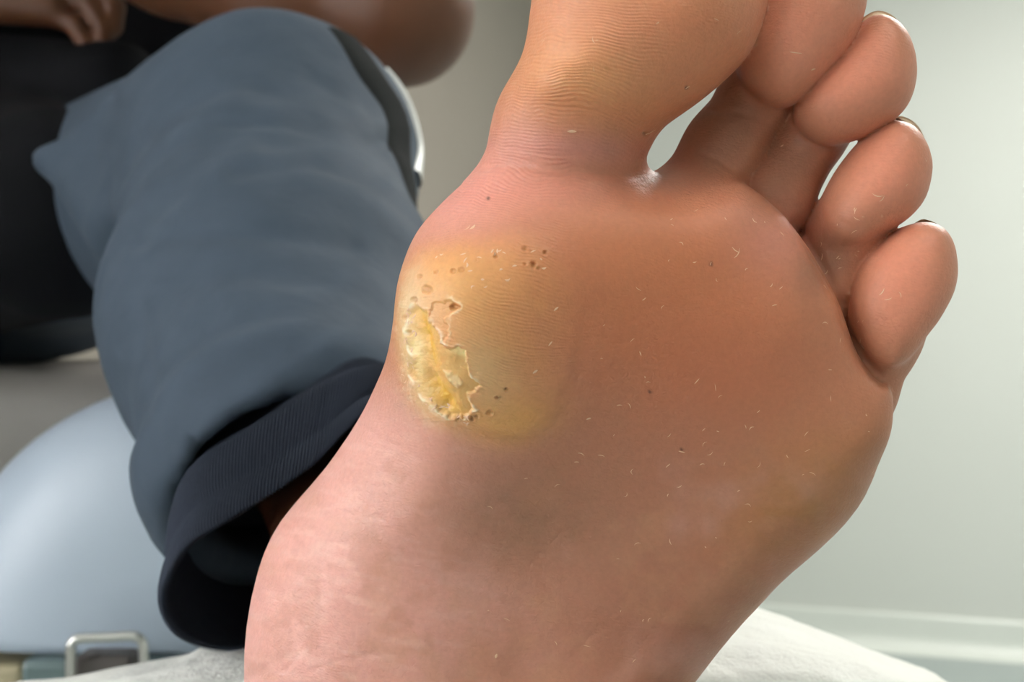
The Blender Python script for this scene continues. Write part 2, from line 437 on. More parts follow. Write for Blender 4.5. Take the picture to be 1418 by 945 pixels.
# finer cells where the callus is
def proj(V):
    d = CAM_D * 1000 + V[:, 1]
    return V[:, 0] / d * FPX + 709, 472.5 - V[:, 2] / d * FPX
U, Vv = proj(FV)
bmf = bmesh.new()
me_t = bpy.data.meshes.new('tmp')
me_t.vertices.add(len(FV)); me_t.vertices.foreach_set('co', FV.astype(np.float32).ravel())
me_t.loops.add(len(FQ) * 4); me_t.loops.foreach_set('vertex_index', FQ.astype(np.int32).ravel())
me_t.polygons.add(len(FQ)); me_t.polygons.foreach_set('loop_start', np.arange(0, len(FQ) * 4, 4, dtype=np.int32))
me_t.update(calc_edges=True)
bmf.from_mesh(me_t); bmf.verts.ensure_lookup_table()
inreg = (U > 540) & (U < 790) & (Vv > 325) & (Vv < 620) & (FN[:, 1] < -0.05)
edges = [e for e in bmf.edges if inreg[e.verts[0].index] and inreg[e.verts[1].index]]
bmesh.ops.subdivide_edges(bmf, edges=edges, cuts=2, use_grid_fill=True, smooth=0.0)
bmf.normal_update()
bmf.to_mesh(me_t); bmf.free(); me_t.update()
n = len(me_t.vertices); FV = np.empty(n * 3, np.float32); me_t.vertices.foreach_get('co', FV); FV = FV.reshape(-1, 3).astype(float)
FN = np.empty(n * 3, np.float32); me_t.vertex_normals.foreach_get('vector', FN); FN = FN.reshape(-1, 3).astype(float)
U, Vv = proj(FV)
front = sstep(-0.02, -0.35, FN[:, 1])

def polyline_dist(pts):
    P = np.array(pts, float); d = np.full(len(U), 1e9); 
    for (ax, ay), (bx, by) in zip(P[:-1], P[1:]):
        ex, ey = bx - ax, by - ay
        t = np.clip(((U - ax) * ex + (Vv - ay) * ey) / (ex * ex + ey * ey), 0, 1)
        d = np.minimum(d, np.hypot(U - ax - t * ex, Vv - ay - t * ey))
    return d
def blob(px, py, rx, ry, ang=0.0, p=1.0):
    c, s = math.cos(math.radians(ang)), math.sin(math.radians(ang))
    x = ((U - px) * c + (Vv - py) * s) / rx; y = (-(U - px) * s + (Vv - py) * c) / ry
    return np.exp(-(x * x + y * y) ** p)
def poly_in(pts):
    return poly_sdf(U, Vv, np.array(pts, float))

disp = np.zeros(n)
disp += 0.16 * fbm2(U, Vv, 60, 3) * front
disp += 0.035 * fbm2(U, Vv, 14, 5) * front
# skin folds (depth mm, half width px)
CREASE = [([(668, 232), (705, 226), (760, 234), (830, 239), (878, 238)], 0.75, 8), ([(700, 205), (750, 214), (800, 216)], 0.22, 5), ([(690, 214), (740, 222), (790, 226)], 0.2, 4),
          ([(985, 152), (1020, 156), (1062, 168)], 0.3, 4), ([(972, 212), (995, 222), (1016, 236)], 0.3, 4), ([(1100, 178), (1120, 192), (1140, 204)], 0.25, 4), ([(1140, 290), (1160, 306), (1190, 318)], 0.22, 5),
          ([(640, 585), (700, 612), (760, 618)], 0.18, 9), ([(876, 733), (900, 765), (922, 800)], 0.14, 2.5), ([(700, 772), (730, 768), (760, 770)], 0.12, 4), ([(690, 690), (740, 694), (790, 690)], 0.1, 4),
          ([(720, 800), (745, 770), (780, 735)], 0.1, 3), ([(795, 905), (850, 850), (890, 800)], 0.12, 5), ([(930, 840), (880, 905), (840, 945)], 0.1, 4),
          ([(560, 548), (585, 590), (600, 625)], 0.14, 4), ([(500, 590), (530, 610), (552, 618)], 0.12, 3), ([(470, 660), (500, 672), (540, 676)], 0.12, 3), ([(455, 700), (485, 712), (530, 720)], 0.12, 3),
          ([(430, 930), (470, 915), (520, 905)], 0.16, 3), ([(395, 930), (412, 910), (425, 895)], 0.14, 3)]
for pts, dep, wd in CREASE:
    disp -= dep * np.exp(-(polyline_dist(pts) / wd) ** 2) * front
disp -= front * 0.6 * np.exp(-(polyline_dist([(1170, 425), (1178, 462), (1196, 500), (1220, 530)]) / 9) ** 2)
disp -= front * 0.8 * np.exp(-(polyline_dist([(1102, 308), (1132, 356), (1166, 416)]) / 7) ** 2)
# fine cross-lines of the thin arch skin
arch = sstep(600, 700, Vv + 0.35 * (600 - U)) * sstep(1100, 700, U)
disp += 0.05 * arch * front * (1 - 2 * np.abs(fbm2(U * 0.45 + Vv * 0.2, Vv * 1.6 - U * 0.2, 16, 171)))
disp += 0.04 * arch * front * (1 - 2 * np.abs(fbm2(U * 1.3 + Vv * 0.5, Vv * 0.5 - U * 0.4, 16, 173)))
# lump of rough skin in the web beside the big toe

# --- callus: a raised plate, broken open on the medial side
wob = 6 * fbm2(U, Vv, 24, 11) + 4.0 * fbm2(U, Vv, 9, 12) + 1.5 * noise2(U, Vv, 4, 14)
plate_px = [(600, 345), (660, 338), (740, 330), (790, 380), (800, 450), (790, 530), (755, 590), (700, 608), (640, 596), (590, 570), (566, 530), (556, 480), (553, 420), (568, 372)]
dplate = poly_in(spline(np.array(plate_px, float), 80, closed=True)) + 0.6 * wob
plate = sstep(10, -14, dplate)
lowrim = sstep(500, 560, Vv) * sstep(760, 640, U)
disp += front * plate * (0.35 + 0.35 * lowrim)
def zp(pts): return [(540 + x / 3.936, 380 + y / 3.9375) for x, y in pts]
trench = zp([(150, 195), (205, 205), (225, 260), (265, 330), (265, 380), (320, 430), (370, 400), (405, 420), (398, 480), (430, 550), (492, 602), (420, 640), (440, 700), (472, 730), (400, 772), (330, 765),
             (280, 735), (220, 680), (150, 630), (118, 560), (100, 490), (122, 440), (108, 370), (88, 310), (120, 270), (115, 225)])
ledge = zp([(240, 165), (330, 140), (372, 178), (360, 205), (315, 245), (308, 300), (318, 350), (270, 380), (255, 320), (225, 250)])
lw = sstep(612, 580, U)
dt = poly_in(trench) + 0.8 * (wob * (1 - lw) + lw * 9 * noise2(U, Vv, 17, 15))
dl = poly_in(ledge) + wob * 0.9
soft = 1.6 + 4.5 * sstep(604, 572, U) + 2.0 * sstep(545, 580, Vv)
mt = sstep(1.0, -1.0, dt / soft); ml = sstep(2.0, -2.0, dl)
floor_n = 0.6 + 0.42 * fbm2(U, Vv, 20, 21, 2) + 0.12 * fbm2(U, Vv, 8, 22)
deep = 0.42 + 1.15 * blob(588, 470, 9, 46, -14) + 1.15 * blob(612, 545, 10, 34, -38) + 0.35 * blob(640, 500, 14, 16)
disp -= front * 1.15 * np.maximum(mt * deep * (0.55 + 0.75 * floor_n), ml * 0.26)
# thin lifted lip round the opening
disp += front * 0.22 * np.exp(-((dt - 3.0) / 2.6) ** 2) * np.clip(0.35 + 1.0 * noise2(U, Vv, 13, 33), 0, 1) * sstep(590, 620, U)
disp += front * 0.12 * np.exp(-((dl - 3.0) / 2.2) ** 2) * sstep(618, 628, U)
# flaky rough zone on the medial border of the opening
rough_zone = np.maximum(blob(566, 480, 16, 70, -6), blob(600, 555, 40, 26, 35)) * (1 - 0.5 * mt)
disp += front * rough_zone * (0.08 * fbm2(U, Vv, 16, 41) + 0.03 * noise2(U, Vv, 6, 43))
# a pale island of skin inside the opening
isl = sstep(2, -2, poly_in(zp([(285, 525), (330, 530), (395, 590), (370, 615), (315, 575)])) + 0.4 * wob)
disp += front * 0.4 * isl * (0.7 + 0.6 * noise2(U, Vv, 6, 44))
PITS = [(594, 402, 5.5, 0.9), (629, 425, 5, 1.0), (727, 346, 4, 0.7), (738, 367, 5, 0.8), (755, 351, 3.5, 0.6), (727, 367, 3, 0.5), (687, 357, 3, 0.5), (640, 375, 3.2, 0.5), (629, 377, 3.2, 0.5), (584, 384, 3, 0.5),
        (576, 416, 4, 0.6), (563, 440, 4, 0.6), (566, 462, 4, 0.7), (700, 538, 2.6, 0.5), (678, 570, 4, 0.7), (688, 549, 2.8, 0.6), (653, 577, 4.5, 0.6), (636, 578, 3.5, 0.6), (662, 574, 3, 0.5), (745, 372, 3, 0.5), (606, 378, 2.6, 0.4), (660, 362, 2.4, 0.4), (840, 95, 4, 0.25), (894, 185, 4.5, 0.6)]
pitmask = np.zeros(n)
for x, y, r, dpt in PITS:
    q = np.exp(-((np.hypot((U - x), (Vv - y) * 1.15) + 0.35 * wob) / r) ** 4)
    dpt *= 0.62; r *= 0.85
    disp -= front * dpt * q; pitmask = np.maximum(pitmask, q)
    disp += front * 0.07 * np.exp(-((np.hypot(U - x, Vv - y) - r * 1.7) / (r * 0.5)) ** 2)
FV2 = FV + FN * disp[:, None]

# --- pigment of the skin with some painted shade, layer over layer (sRGB written, stored linear)
col = np.tile(np.array(srgb(190, 130, 102)), (n, 1))
def paint(rgb, w):
    global col
    w = np.clip(w, 0, 1)[:, None]; col = col * (1 - w) + np.array(srgb(*rgb)) * w
mott = fbm2(U, Vv, 90, 61); mott2 = fbm2(U, Vv, 26, 62)
paint((222, 168, 158), 0.9 * sstep(780, 430, U + 0.2 * (Vv - 700)) * sstep(480, 600, Vv))          # pink instep side
paint((216, 158, 146), 0.75 * blob(560, 840, 260, 170, 0) * (0.7 + 0.5 * mott))
paint((224, 160, 150), 0.85 * blob(640, 270, 110, 70, -20))                                         # pink above the callus
paint((221, 146, 134), 0.7 * blob(760, 265, 180, 34, 0))
paint((194, 121, 82), 0.85 * blob(880, 400, 220, 150, 20, 1.3))                                      # orange-brown ball
paint((196, 118, 78), 0.7 * blob(1000, 380, 160, 130, 0))
paint((182, 107, 76), 0.7 * blob(1000, 520, 200, 110, 10))
paint((200, 134, 120), 0.5 * blob(1080, 330, 70, 60)) 
paint((172, 112, 86), 0.6 * blob(900, 640, 190, 90))
paint((140, 104, 80), 0.7 * blob(745, 722, 110, 62, 6) * (0.85 + 0.4 * mott2))                     # bruise-like arch patch
paint((166, 118, 92), 0.4 * blob(760, 740, 210, 110, 10))
paint((150, 96, 74), 0.7 * blob(940, 870, 180, 140, -40))  # lower outer sole darkened, its dimmer light put into the colour
paint((146, 98, 50), 0.85 * blob(1120, 690, 100, 48, -24) * (0.9 + 0.3 * mott2))                   # olive-brown outer edge
paint((176, 122, 78), 0.55 * blob(1120, 670, 130, 80, -35))
paint((196, 148, 132), 0.4 * sstep(0.2, 0.7, mott) * sstep(600, 700, Vv))
# toes
paint((214, 146, 108), 0.9 * blob(890, 40, 190, 150, 0, 1.6))
paint((230, 166, 104), 0.45 * blob(815, 110, 100, 55, 12))
paint((208, 126, 88), 0.55 * blob(960, 50, 90, 110))
paint((196, 132, 122), 0.6 * blob(800, 205, 120, 24, 4))
for cx, cy, rx, ry, a in ((1120, 40, 80, 90, 30), (1195, 110, 75, 70, -35), (1230, 245, 62, 72, 0), (1255, 390, 62, 80, 0)):
    paint((222, 142, 114), 0.8 * blob(cx, cy, rx, ry, a, 1.5))
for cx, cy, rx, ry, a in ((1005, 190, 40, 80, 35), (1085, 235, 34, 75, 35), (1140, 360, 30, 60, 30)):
    paint((158, 108, 84), 0.85 * blob(cx, cy, rx, ry, a, 1.4))  # brown toe stems, with the shade between the toes painted in
paint((200, 148, 126), 0.6 * blob(912, 243, 24, 14))
stk = fbm2(U * 0.5 + Vv * 0.25, Vv * 1.7 - U * 0.3, 20, 181); stk2 = fbm2(U, Vv, 34, 183)
medial = sstep(760, 420, U - 0.15 * (Vv - 700)) * sstep(520, 620, Vv)
paint((232, 192, 180), 0.22 * sstep(0.05, 0.45, stk) * medial)
paint((206, 146, 130), 0.3 * sstep(0.05, 0.45, stk2) * medial)
paint((176, 122, 98), 0.30 * sstep(0.05, 0.45, fbm2(U, Vv, 40, 185)) * sstep(560, 680, Vv))
paint((196, 150, 112), 0.16 * sstep(0.1, 0.5, fbm2(U, Vv, 55, 187)) * sstep(640, 720, Vv))
# callus colours
paint((222, 156, 94), 0.8 * sstep(24, -30, dplate) * sstep(840, 640, U + 20 * mott2))
paint((216, 158, 84), 0.6 * blob(705, 582, 64, 34, -8, 1.1))
paint((214, 168, 104), 0.5 * blob(625, 400, 66, 50))
paint((222, 196, 160), 0.75 * blob(572, 450, 24, 110, -4) * plate)
paint((220, 182, 132), 0.7 * blob(668, 512, 40, 62, -24))
paint((222, 194, 140), 0.6 * rough_zone)
paint((222, 176, 108), 0.75 * mt)
paint((226, 172, 62), 0.85 * mt * np.maximum(blob(590, 468, 9, 44, -14), blob(614, 546, 12, 32, -38)))
paint((238, 216, 156), 0.8 * mt * np.maximum(blob(574, 505, 10, 50, 0), blob(640, 490, 16, 14)) * sstep(-0.3, 0.4, mott2))
paint((240, 228, 198), 0.7 * np.exp(-((dt - 2.8) / 2.2) ** 2) * sstep(-0.2, 0.6, noise2(U, Vv, 13, 33)) * front)
paint((238, 220, 184), 0.55 * np.exp(-((dl - 3.0) / 2.0) ** 2) * sstep(616, 630, U) * front)
paint((232, 210, 164), 0.5 * isl)
paint((244, 232, 200), 0.35 * rough_zone * sstep(0.05, 0.4, fbm2(U, Vv, 11, 41)))
paint((184, 126, 66), 0.38 * pitmask)  # pits browned, their small shadows put into the colour
for x, y, r in ((653, 578, 7), (637, 578, 5), (678, 570, 5), (690, 549, 4), (700, 538, 3), (894, 186, 4), (660, 574, 4)):
    paint((82, 62, 40), 0.7 * np.exp(-(np.hypot(U - x, (Vv - y) * 1.6) / r) ** 2) * sstep(-0.4, 0.3, noise2(U, Vv, 5, 77)))
for x, y in ((985, 366), (900, 543), (944, 623), (951, 122), (676, 275)):
    paint((70, 48, 40), 0.85 * np.exp(-(np.hypot(U - x, Vv - y) / 2.6) ** 4))
# brown skin of the top of the foot and ankle
dorsal = sstep(0.05, 0.6, FN[:, 1]) 
paint((116, 73, 51), dorsal)
paint((108, 68, 47), sstep(42, 58, FV[:, 1]))
wax = np.clip(plate * 0.8 + mt, 0, 1)
ridge = np.clip(1.0 * blob(800, 80, 110, 120, 0, 1.5) + 0.42 * blob(690, 450, 85, 150, 20, 1.5) * (1 - mt) + 0.7 * blob(680, 240, 130, 60) + 0.12, 0, 1) * front * (0.6 + 0.6 * mott2)

# --- skin material
sk = Mat('skin', (0.6, 0.35, 0.25), 0.46)
a1 = sk.node('ShaderNodeAttribute', attribute_name='skin_colour')
a2 = sk.node('ShaderNodeAttribute', attribute_name='ridge')
a3 = sk.node('ShaderNodeAttribute', attribute_name='wax')
hs = sk.node('ShaderNodeHueSaturation'); hs.inputs['Saturation'].default_value = 0.99
sk.l.new(a1.outputs['Color'], hs.inputs['Color'])
vv = sk.math('ADD', sk.math('MULTIPLY', sk.noise(900, 4), 0.22), 0.89)
sk.l.new(vv, hs.inputs['Value'])
sk.l.new(hs.outputs[0], sk.b.inputs['Base Color'])
sk.b.inputs['Subsurface Weight'].default_value = 0.25
sk.b.inputs['Subsurface Radius'].default_value = (1.0, 0.42, 0.25)
sk.b.inputs['Subsurface Scale'].default_value = 0.0025
sk.b.inputs['Specular IOR Level'].default_value = 0.36
rr = sk.math('ADD', sk.math('MULTIPLY', sk.noise(400, 3), 0.18), 0.36)
sk.l.new(rr, sk.b.inputs['Roughness'])
# fine friction ridges: bands across the sole, bent by noise
tc = sk.coord()
nz = sk.node('ShaderNodeTexNoise'); nz.inputs['Scale'].default_value = 55; nz.inputs['Detail'].default_value = 2; sk.l.new(tc, nz.inputs['Vector'])
sep = sk.node('ShaderNodeSeparateXYZ'); sk.l.new(tc, sep.inputs[0])
ph = sk.math('ADD', sk.math('MULTIPLY', sep.outputs[2], 9000.0), sk.math('MULTIPLY', sep.outputs[0], 1500.0))
ph = sk.math('ADD', ph, sk.math('MULTIPLY', nz.outputs['Fac'], 75.0))
wv = sk.math('SINE', ph, 0.0)
rh = sk.math('MULTIPLY', sk.math('MULTIPLY', wv, a2.outputs['Fac']), sk.math('ADD', sk.noise(260, 2), -0.1))
sk.bump(rh, 0.00016, 0.9)
sk.bump(sk.noise(1500, 5), 0.0002, 0.6)
cr = sk.node('ShaderNodeTexVoronoi', feature='DISTANCE_TO_EDGE'); cr.inputs['Scale'].default_value = 700; sk.l.new(tc, cr.inputs['Vector'])
sk.bump(sk.math('MINIMUM', cr.outputs['Distance'], 0.12), 0.0006, 0.2)
M['skin'] = sk.m

# ------------------------------------------------------------------ rest of the body (metres, camera-centred), one skin with the foot
def to_arrays(gr): 
    V, Q = gr.mesh(); N = vert_normals(V, Q)
    s = np.sum(N * (V - V.mean(0)), axis=1).mean()
    return V, (Q if s > 0 else Q[:, ::-1])
parts = []
KNEE = at(372, 226, 0.42); HIP_L = at(82, 318, 0.85)
HIP_R = np.array([-0.62, 0.97, 0.09]); KNEE_R = np.array([-0.74, 0.56, 0.12]); ANK_R = np.array([-0.70, 0.50, -0.26])
gl = Grid((-0.20, 0.055, -0.13), (0.03, 0.36, 0.12), 0.003)
gl.cone(at(548, 800, 0.085), at(522, 750, 0.12), 0.0305, 0.0285); gl.cone(at(522, 750, 0.12), at(462, 620, 0.215), 0.0285, 0.033, 0.01); gl.cone(at(462, 620, 0.215), at(400, 430, 0.33), 0.033, 0.05, 0.01)
parts.append(to_arrays(gl))
# left arm with hand in the lap, right hand under it
ELB = at(545, 12, 0.60); WR = at(235, -36, 0.625); SHO = np.array([-0.24, 0.83, 0.44])
ga = Grid((-0.62, 0.53, 0.10), (0.03, 0.95, 0.55), 0.0028)
ga.cone(SHO, ELB + np.array([0, 0.005, 0.0]), 0.056, 0.043); ga.cone(ELB, 0.55 * ELB + 0.45 * WR, 0.045, 0.044, 0.02); ga.cone(0.55 * ELB + 0.45 * WR, WR, 0.044, 0.028, 0.02)
ga.ellipsoid(ELB + np.array([0.008, -0.006, -0.004]), (0.044, 0.046, 0.045), 0.02)
def hand(base, out, side, down, curl=1.0, s=1.0):
    out = out / np.linalg.norm(out); side = side / np.linalg.norm(side); down = down / np.linalg.norm(down)
    palm = base + out * 0.05 * s
    for q in (-1, 0, 1): ga.cone(base + side * q * 0.012, base + out * 0.085 * s + side * q * 0.027, 0.017, 0.0125, 0.012)
    for i, (L, r) in enumerate(((0.072, 0.0088), (0.080, 0.0092), (0.076, 0.0088), (0.060, 0.0078))):
        k0 = base + out * (0.088 - 0.004 * abs(i - 1)) * s + side * (1.5 - i) * 0.019
        k1 = k0 + (out * 0.8 + down * 0.6 * curl) * L * 0.42; k2 = k1 + (out * 0.3 + down * 0.95 * curl) * L * 0.33; k3 = k2 + (-out * 0.15 + down * curl) * L * 0.25
        ga.cone(k0, k1, r + 0.0008, r, 0.003); ga.cone(k1, k2, r, r * 0.93, 0.002); ga.cone(k2, k3, r * 0.93, r * 0.82, 0.002)
    t0 = base + out * 0.02 + side * 0.024; t1 = t0 + (out * 0.6 + side * 0.6 + down * 0.3) * 0.036; t2 = t1 + (out * 0.9 + down * 0.3) * 0.030
    ga.cone(t0, t1, 0.0135, 0.0108, 0.006); ga.cone(t1, t2, 0.0108, 0.0092, 0.002)
hand(WR, at(95, -108, 0.64) - WR, np.array([0.0, 0.25, 1.0]), np.array([-0.35, -0.9, -0.12]))
WR2 = at(-75, -20, 0.70)
ga.cone(np.array([-0.66, 0.80, 0.20]), WR2, 0.045, 0.028); 
hand(WR2, at(95, -30, 0.70) - WR2, np.array([0.0, 0.3, 1.0]), np.array([0.2, -0.2, -0.95]), 0.8)
parts.append(to_arrays(ga))
# torso, neck, head, right arm and right leg (behind clothes or out of view)
gt = Grid((-1.0, 0.25, -0.42), (-0.1, 1.2, 0.98), 0.0065)
gt.ellipsoid((-0.50, 0.98, 0.11), (0.17, 0.12, 0.11)); gt.cone((-0.49, 0.96, 0.16), (-0.46, 0.88, 0.40), 0.125, 0.125, 0.06)
gt.cone((-0.46, 0.87, 0.42), SHO, 0.085, 0.06, 0.04); gt.cone((-0.46, 0.87, 0.42), (-0.66, 0.92, 0.42), 0.085, 0.06, 0.04)
gt.cone((-0.66, 0.92, 0.42), (-0.70, 0.84, 0.19), 0.056, 0.046, 0.02); gt.cone((-0.70, 0.84, 0.19), (-0.62, 0.80, 0.20), 0.046, 0.044, 0.02)
gt.cone((-0.455, 0.85, 0.48), (-0.45, 0.82, 0.62), 0.058, 0.055, 0.03)
gt.ellipsoid((-0.45, 0.81, 0.74), (0.075, 0.095, 0.105), 0.02); gt.ellipsoid((-0.445, 0.765, 0.675), (0.052, 0.058, 0.052), 0.03)
gt.cone((-0.437, 0.722, 0.745), (-0.434, 0.698, 0.70), 0.009, 0.015, 0.012)
for s_ in (-1, 1):
    gt.ellipsoid((-0.45 + 0.078 * s_, 0.815, 0.715), (0.011, 0.022, 0.032), 0.008)
    gt.ellipsoid((-0.438 + 0.03 * s_, 0.722, 0.742), (0.014, 0.01, 0.009), 0.004)
gt.cone((-0.458, 0.708, 0.655), (-0.414, 0.708, 0.655), 0.008, 0.008, 0.006)
gt.cone(HIP_R, KNEE_R, 0.085, 0.058, 0.05); gt.cone(KNEE_R, ANK_R, 0.056, 0.038, 0.03)
gt.cone(ANK_R, ANK_R + np.array([0, 0.02, -0.06]), 0.038, 0.035, 0.02); gt.cone(ANK_R + np.array([0, 0.01, -0.055]), ANK_R + np.array([0.0, -0.16, -0.085]), 0.035, 0.022, 0.02)
fo_ = ANK_R + np.array([0.0, -0.13, -0.078]); gt.ellipsoid(fo_, (0.045, 0.055, 0.021), 0.02)
for k_, (dx_, L_, r_) in enumerate(((0.030, 0.058, 0.014), (0.010, 0.056, 0.0105), (-0.008, 0.050, 0.010), (-0.024, 0.042, 0.0095), (-0.038, 0.032, 0.009))):
    gt.cone(fo_ + np.array([dx_, -0.025, -0.004]), fo_ + np.array([dx_ * 1.1, -0.025 - L_, -0.010]), r_, r_, 0.006)
parts.append(to_arrays(gt))

# one mesh: the fine foot plus the coarser limbs
me_t2 = me_t
fl = np.empty(len(me_t2.loops), np.int32); me_t2.loops.foreach_get('vertex_index', fl)
fs = np.empty(len(me_t2.polygons), np.int32); me_t2.polygons.foreach_get('loop_start', fs)
Vall = [FV2 / 1000.0]; loops = [fl]; starts = [fs]; nv = len(FV2); nl = len(fl)
for V, Q in parts:
    Vall.append(V); loops.append((Q + nv).ravel()); starts.append(nl + 4 * np.arange(len(Q))); nv += len(V); nl += 4 * len(Q)
Vall = np.vstack(Vall); loops = np.concatenate(loops).astype(np.int32); starts = np.concatenate(starts).astype(np.int32)
BASE = Vector((0.0, 0.0, 0.0))
pm = bpy.data.meshes.new('person')
co = Vall.copy(); co[:, 2] += CAM_H
pm.vertices.add(nv); pm.vertices.foreach_set('co', co.astype(np.float32).ravel())
pm.loops.add(nl); pm.loops.foreach_set('vertex_index', loops)
pm.polygons.add(len(starts)); pm.polygons.foreach_set('loop_start', starts)
pm.update(calc_edges=True)
pm.polygons.foreach_set('use_smooth', np.ones(len(starts), bool))
skin_brown = np.array(srgb(98, 61, 39))
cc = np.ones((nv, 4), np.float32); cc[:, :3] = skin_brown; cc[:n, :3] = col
nf = n
# palms and fingertips are paler
Lp = Vall[nf:]
Lu = Lp[:, 0] / (CAM_D + Lp[:, 1]) * FPX + 709; Lw = 472.5 - Lp[:, 2] / (CAM_D + Lp[:, 1]) * FPX
tipm = sstep(150, 122, Lu) * sstep(45, 70, Lu) * (Lw < 90) * (Lw > -60) * (Lp[:, 1] < 0.645) * (Lp[:, 1] > 0.5)
cc[nf:, :3] = cc[nf:, :3] * (1 - tipm[:, None]) + np.array(srgb(226, 176, 162)) * tipm[:, None]
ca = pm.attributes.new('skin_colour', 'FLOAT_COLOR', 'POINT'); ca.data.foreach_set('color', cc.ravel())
ra = pm.attributes.new('ridge', 'FLOAT', 'POINT'); rv = np.zeros(nv, np.float32); rv[:n] = ridge; ra.data.foreach_set('value', rv)
wa = pm.attributes.new('wax', 'FLOAT', 'POINT'); wvv = np.zeros(nv, np.float32); wvv[:n] = wax; wa.data.foreach_set('value', wvv)
pm.materials.append(M['skin'])
bpy.data.meshes.remove(me_t)
person = bpy.data.objects.new('person', pm); COL.objects.link(person)
tag(person, 'seated person in blue-grey track trousers showing the bare callused sole of one foot', 'person')

from mathutils.bvhtree import BVHTree
bv = BVHTree.FromObject(person, bpy.context.evaluated_depsgraph_get())
# --- toenails: thin curved plates at the far edge of the tips
nail_m = Mat('nail', srgb(214, 186, 150), 0.3); nail_m.mottle(srgb(222, 200, 162), srgb(234, 216, 184), nail_m.noise(300))
nail_d = Mat('nail_dark', srgb(140, 124, 90), 0.35); nail_d.mottle(srgb(126, 112, 80), srgb(160, 142, 106), nail_d.noise(300))
def toenail(edge_px, y0, y1, mat, label=None):
    """edge_px: free edge arc in pixels at depth y0; the plate runs back to y1 (mm)"""
    E = spline(np.array([atmm(a, b, y0) for a, b in edge_px]), 15); c = E.mean(0)
    V = []; F = []; rows = 8
    for layer in (0, 1):
        for j in range(rows):
            t = j / (rows - 1)
            for i, e in enumerate(E):
                q = i / (len(E) - 1) * 2 - 1
                p = e.copy(); p[1] = y0 + (y1 - y0) * t + 1.6 * q * q * (1 - t)
                p += (p - c) * np.array([1, 0, 1]) * (0.04 - 0.10 * t * t) ; 
                out = (e - atmm(1150, 250, y0)) * np.array([1, 0, 1]); out /= np.linalg.norm(out)
                h_, n_, _, _ = bv.find_nearest(Vector((p[0] / 1000, p[1] / 1000, p[2] / 1000 + CAM_H)))
                w_ = max(0.0, 1 - 3 * t)                      # the free edge stands a little clear of the skin
                q_ = h_ + n_ * ((0.42 - 0.9 * layer) / 1000); q_.z -= CAM_H
                f_ = Vector((p + out * (0.55 - 0.95 * layer)) / 1000)
                V.append(tuple(q_ * (1 - 0.85 * w_) + f_ * (0.85 * w_)))
    m_ = len(E); L0 = rows * m_
    for j in range(rows - 1):
        for i in range(m_ - 1):
            a = j * m_ + i; F.append((a, a + 1, a + m_ + 1, a + m_)); F.append((L0 + a, L0 + a + m_, L0 + a + m_ + 1, L0 + a + 1))
    rim = [j * m_ for j in range(rows)] + [(rows - 1) * m_ + i for i in range(1, m_)] + [j * m_ + m_ - 1 for j in range(rows - 2, -1, -1)] + list(range(m_ - 2, 0, -1))
    for a, b in zip(rim, rim[1:] + rim[:1]): F.append((a, L0 + a, L0 + b, b))
    o = link_mesh('toenail', V, F, mat, person)
    if label: o['label'] = label
    return o
toenail([(1199, 24), (1214, 17), (1232, 22), (1249, 38), (1262, 60)], 17.5, 28, nail_m.m)
toenail([(1233, 169), (1246, 163), (1262, 169), (1275, 184), (1286, 208)], 18.5, 28, nail_m.m)
toenail([(1269, 311), (1281, 303), (1294, 308), (1305, 318), (1313, 333)], 19.5, 28, nail_d.m, 'dull dark toenail')
toenail([(1085, -93), (1112, -98), (1142, -93), (1166, -80), (1186, -58)], 17, 27, nail_m.m)
toenail([(800, -128), (850, -145), (905, -150), (965, -143), (1015, -122)], 12, 28, nail_m.m)

# --- dry flakes of skin lying on the sole
flake_m = Mat('dry_skin', srgb(232, 202, 176), 0.6); flake_m.mottle(srgb(214, 168, 132), srgb(232, 200, 170), flake_m.noise(500))
FV_, FF_ = [], []
def flake(px, py, L, w, ang, bend=0.0):
    d = Vector(at(px, py, 0.0)) ; cpos = Vector((0, -CAM_D, CAM_H)); tgt = Vector((d.x, d.y, d.z + CAM_H))
    hit, nrm, _, _ = bv.ray_cast(cpos, (tgt - cpos).normalized())
    if hit is None or hit.y > 0.05: return
    ex = Vector((math.cos(ang), 0, math.sin(ang))); ex = (ex - nrm * ex.dot(nrm)).normalized(); ey = nrm.cross(ex)
    i0 = len(FV_); K = 4
    for k in range(K + 1):
        t = k / K * 2 - 1; wd = w * (1 - 0.75 * t * t)
        c = hit + ex * (L * t) + ey * (bend * L * t * t) + nrm * (0.00003 + 0.00005 * t * t)
        for s_, hgt in ((-1, 0), (0, 1), (1, 0)):
            p = c + ey * (wd * s_) + nrm * (wd * 0.5 * hgt); FV_.append((p.x, p.y, p.z))
    for k in range(K):
        for j in range(2):
            a = i0 + k * 3 + j; FF_.append((a, a + 1, a + 4, a + 3))
for i in range(115):
    q = RNG.uniform()
    if q < 0.62: px, py = RNG.uniform(820, 1210), RNG.uniform(290, 700)
    elif q < 0.8: px, py = RNG.uniform(650, 1050), RNG.uniform(620, 930)
    elif q < 0.9: px, py = RNG.uniform(1080, 1300), RNG.uniform(60, 480)
    else: px, py = RNG.uniform(740, 1040), RNG.uniform(10, 160)
    flake(px, py, RNG.uniform(0.0002, 0.0008), RNG.uniform(0.00005, 0.0001), RNG.normal(0.9, 0.9), RNG.normal(0, 0.3))
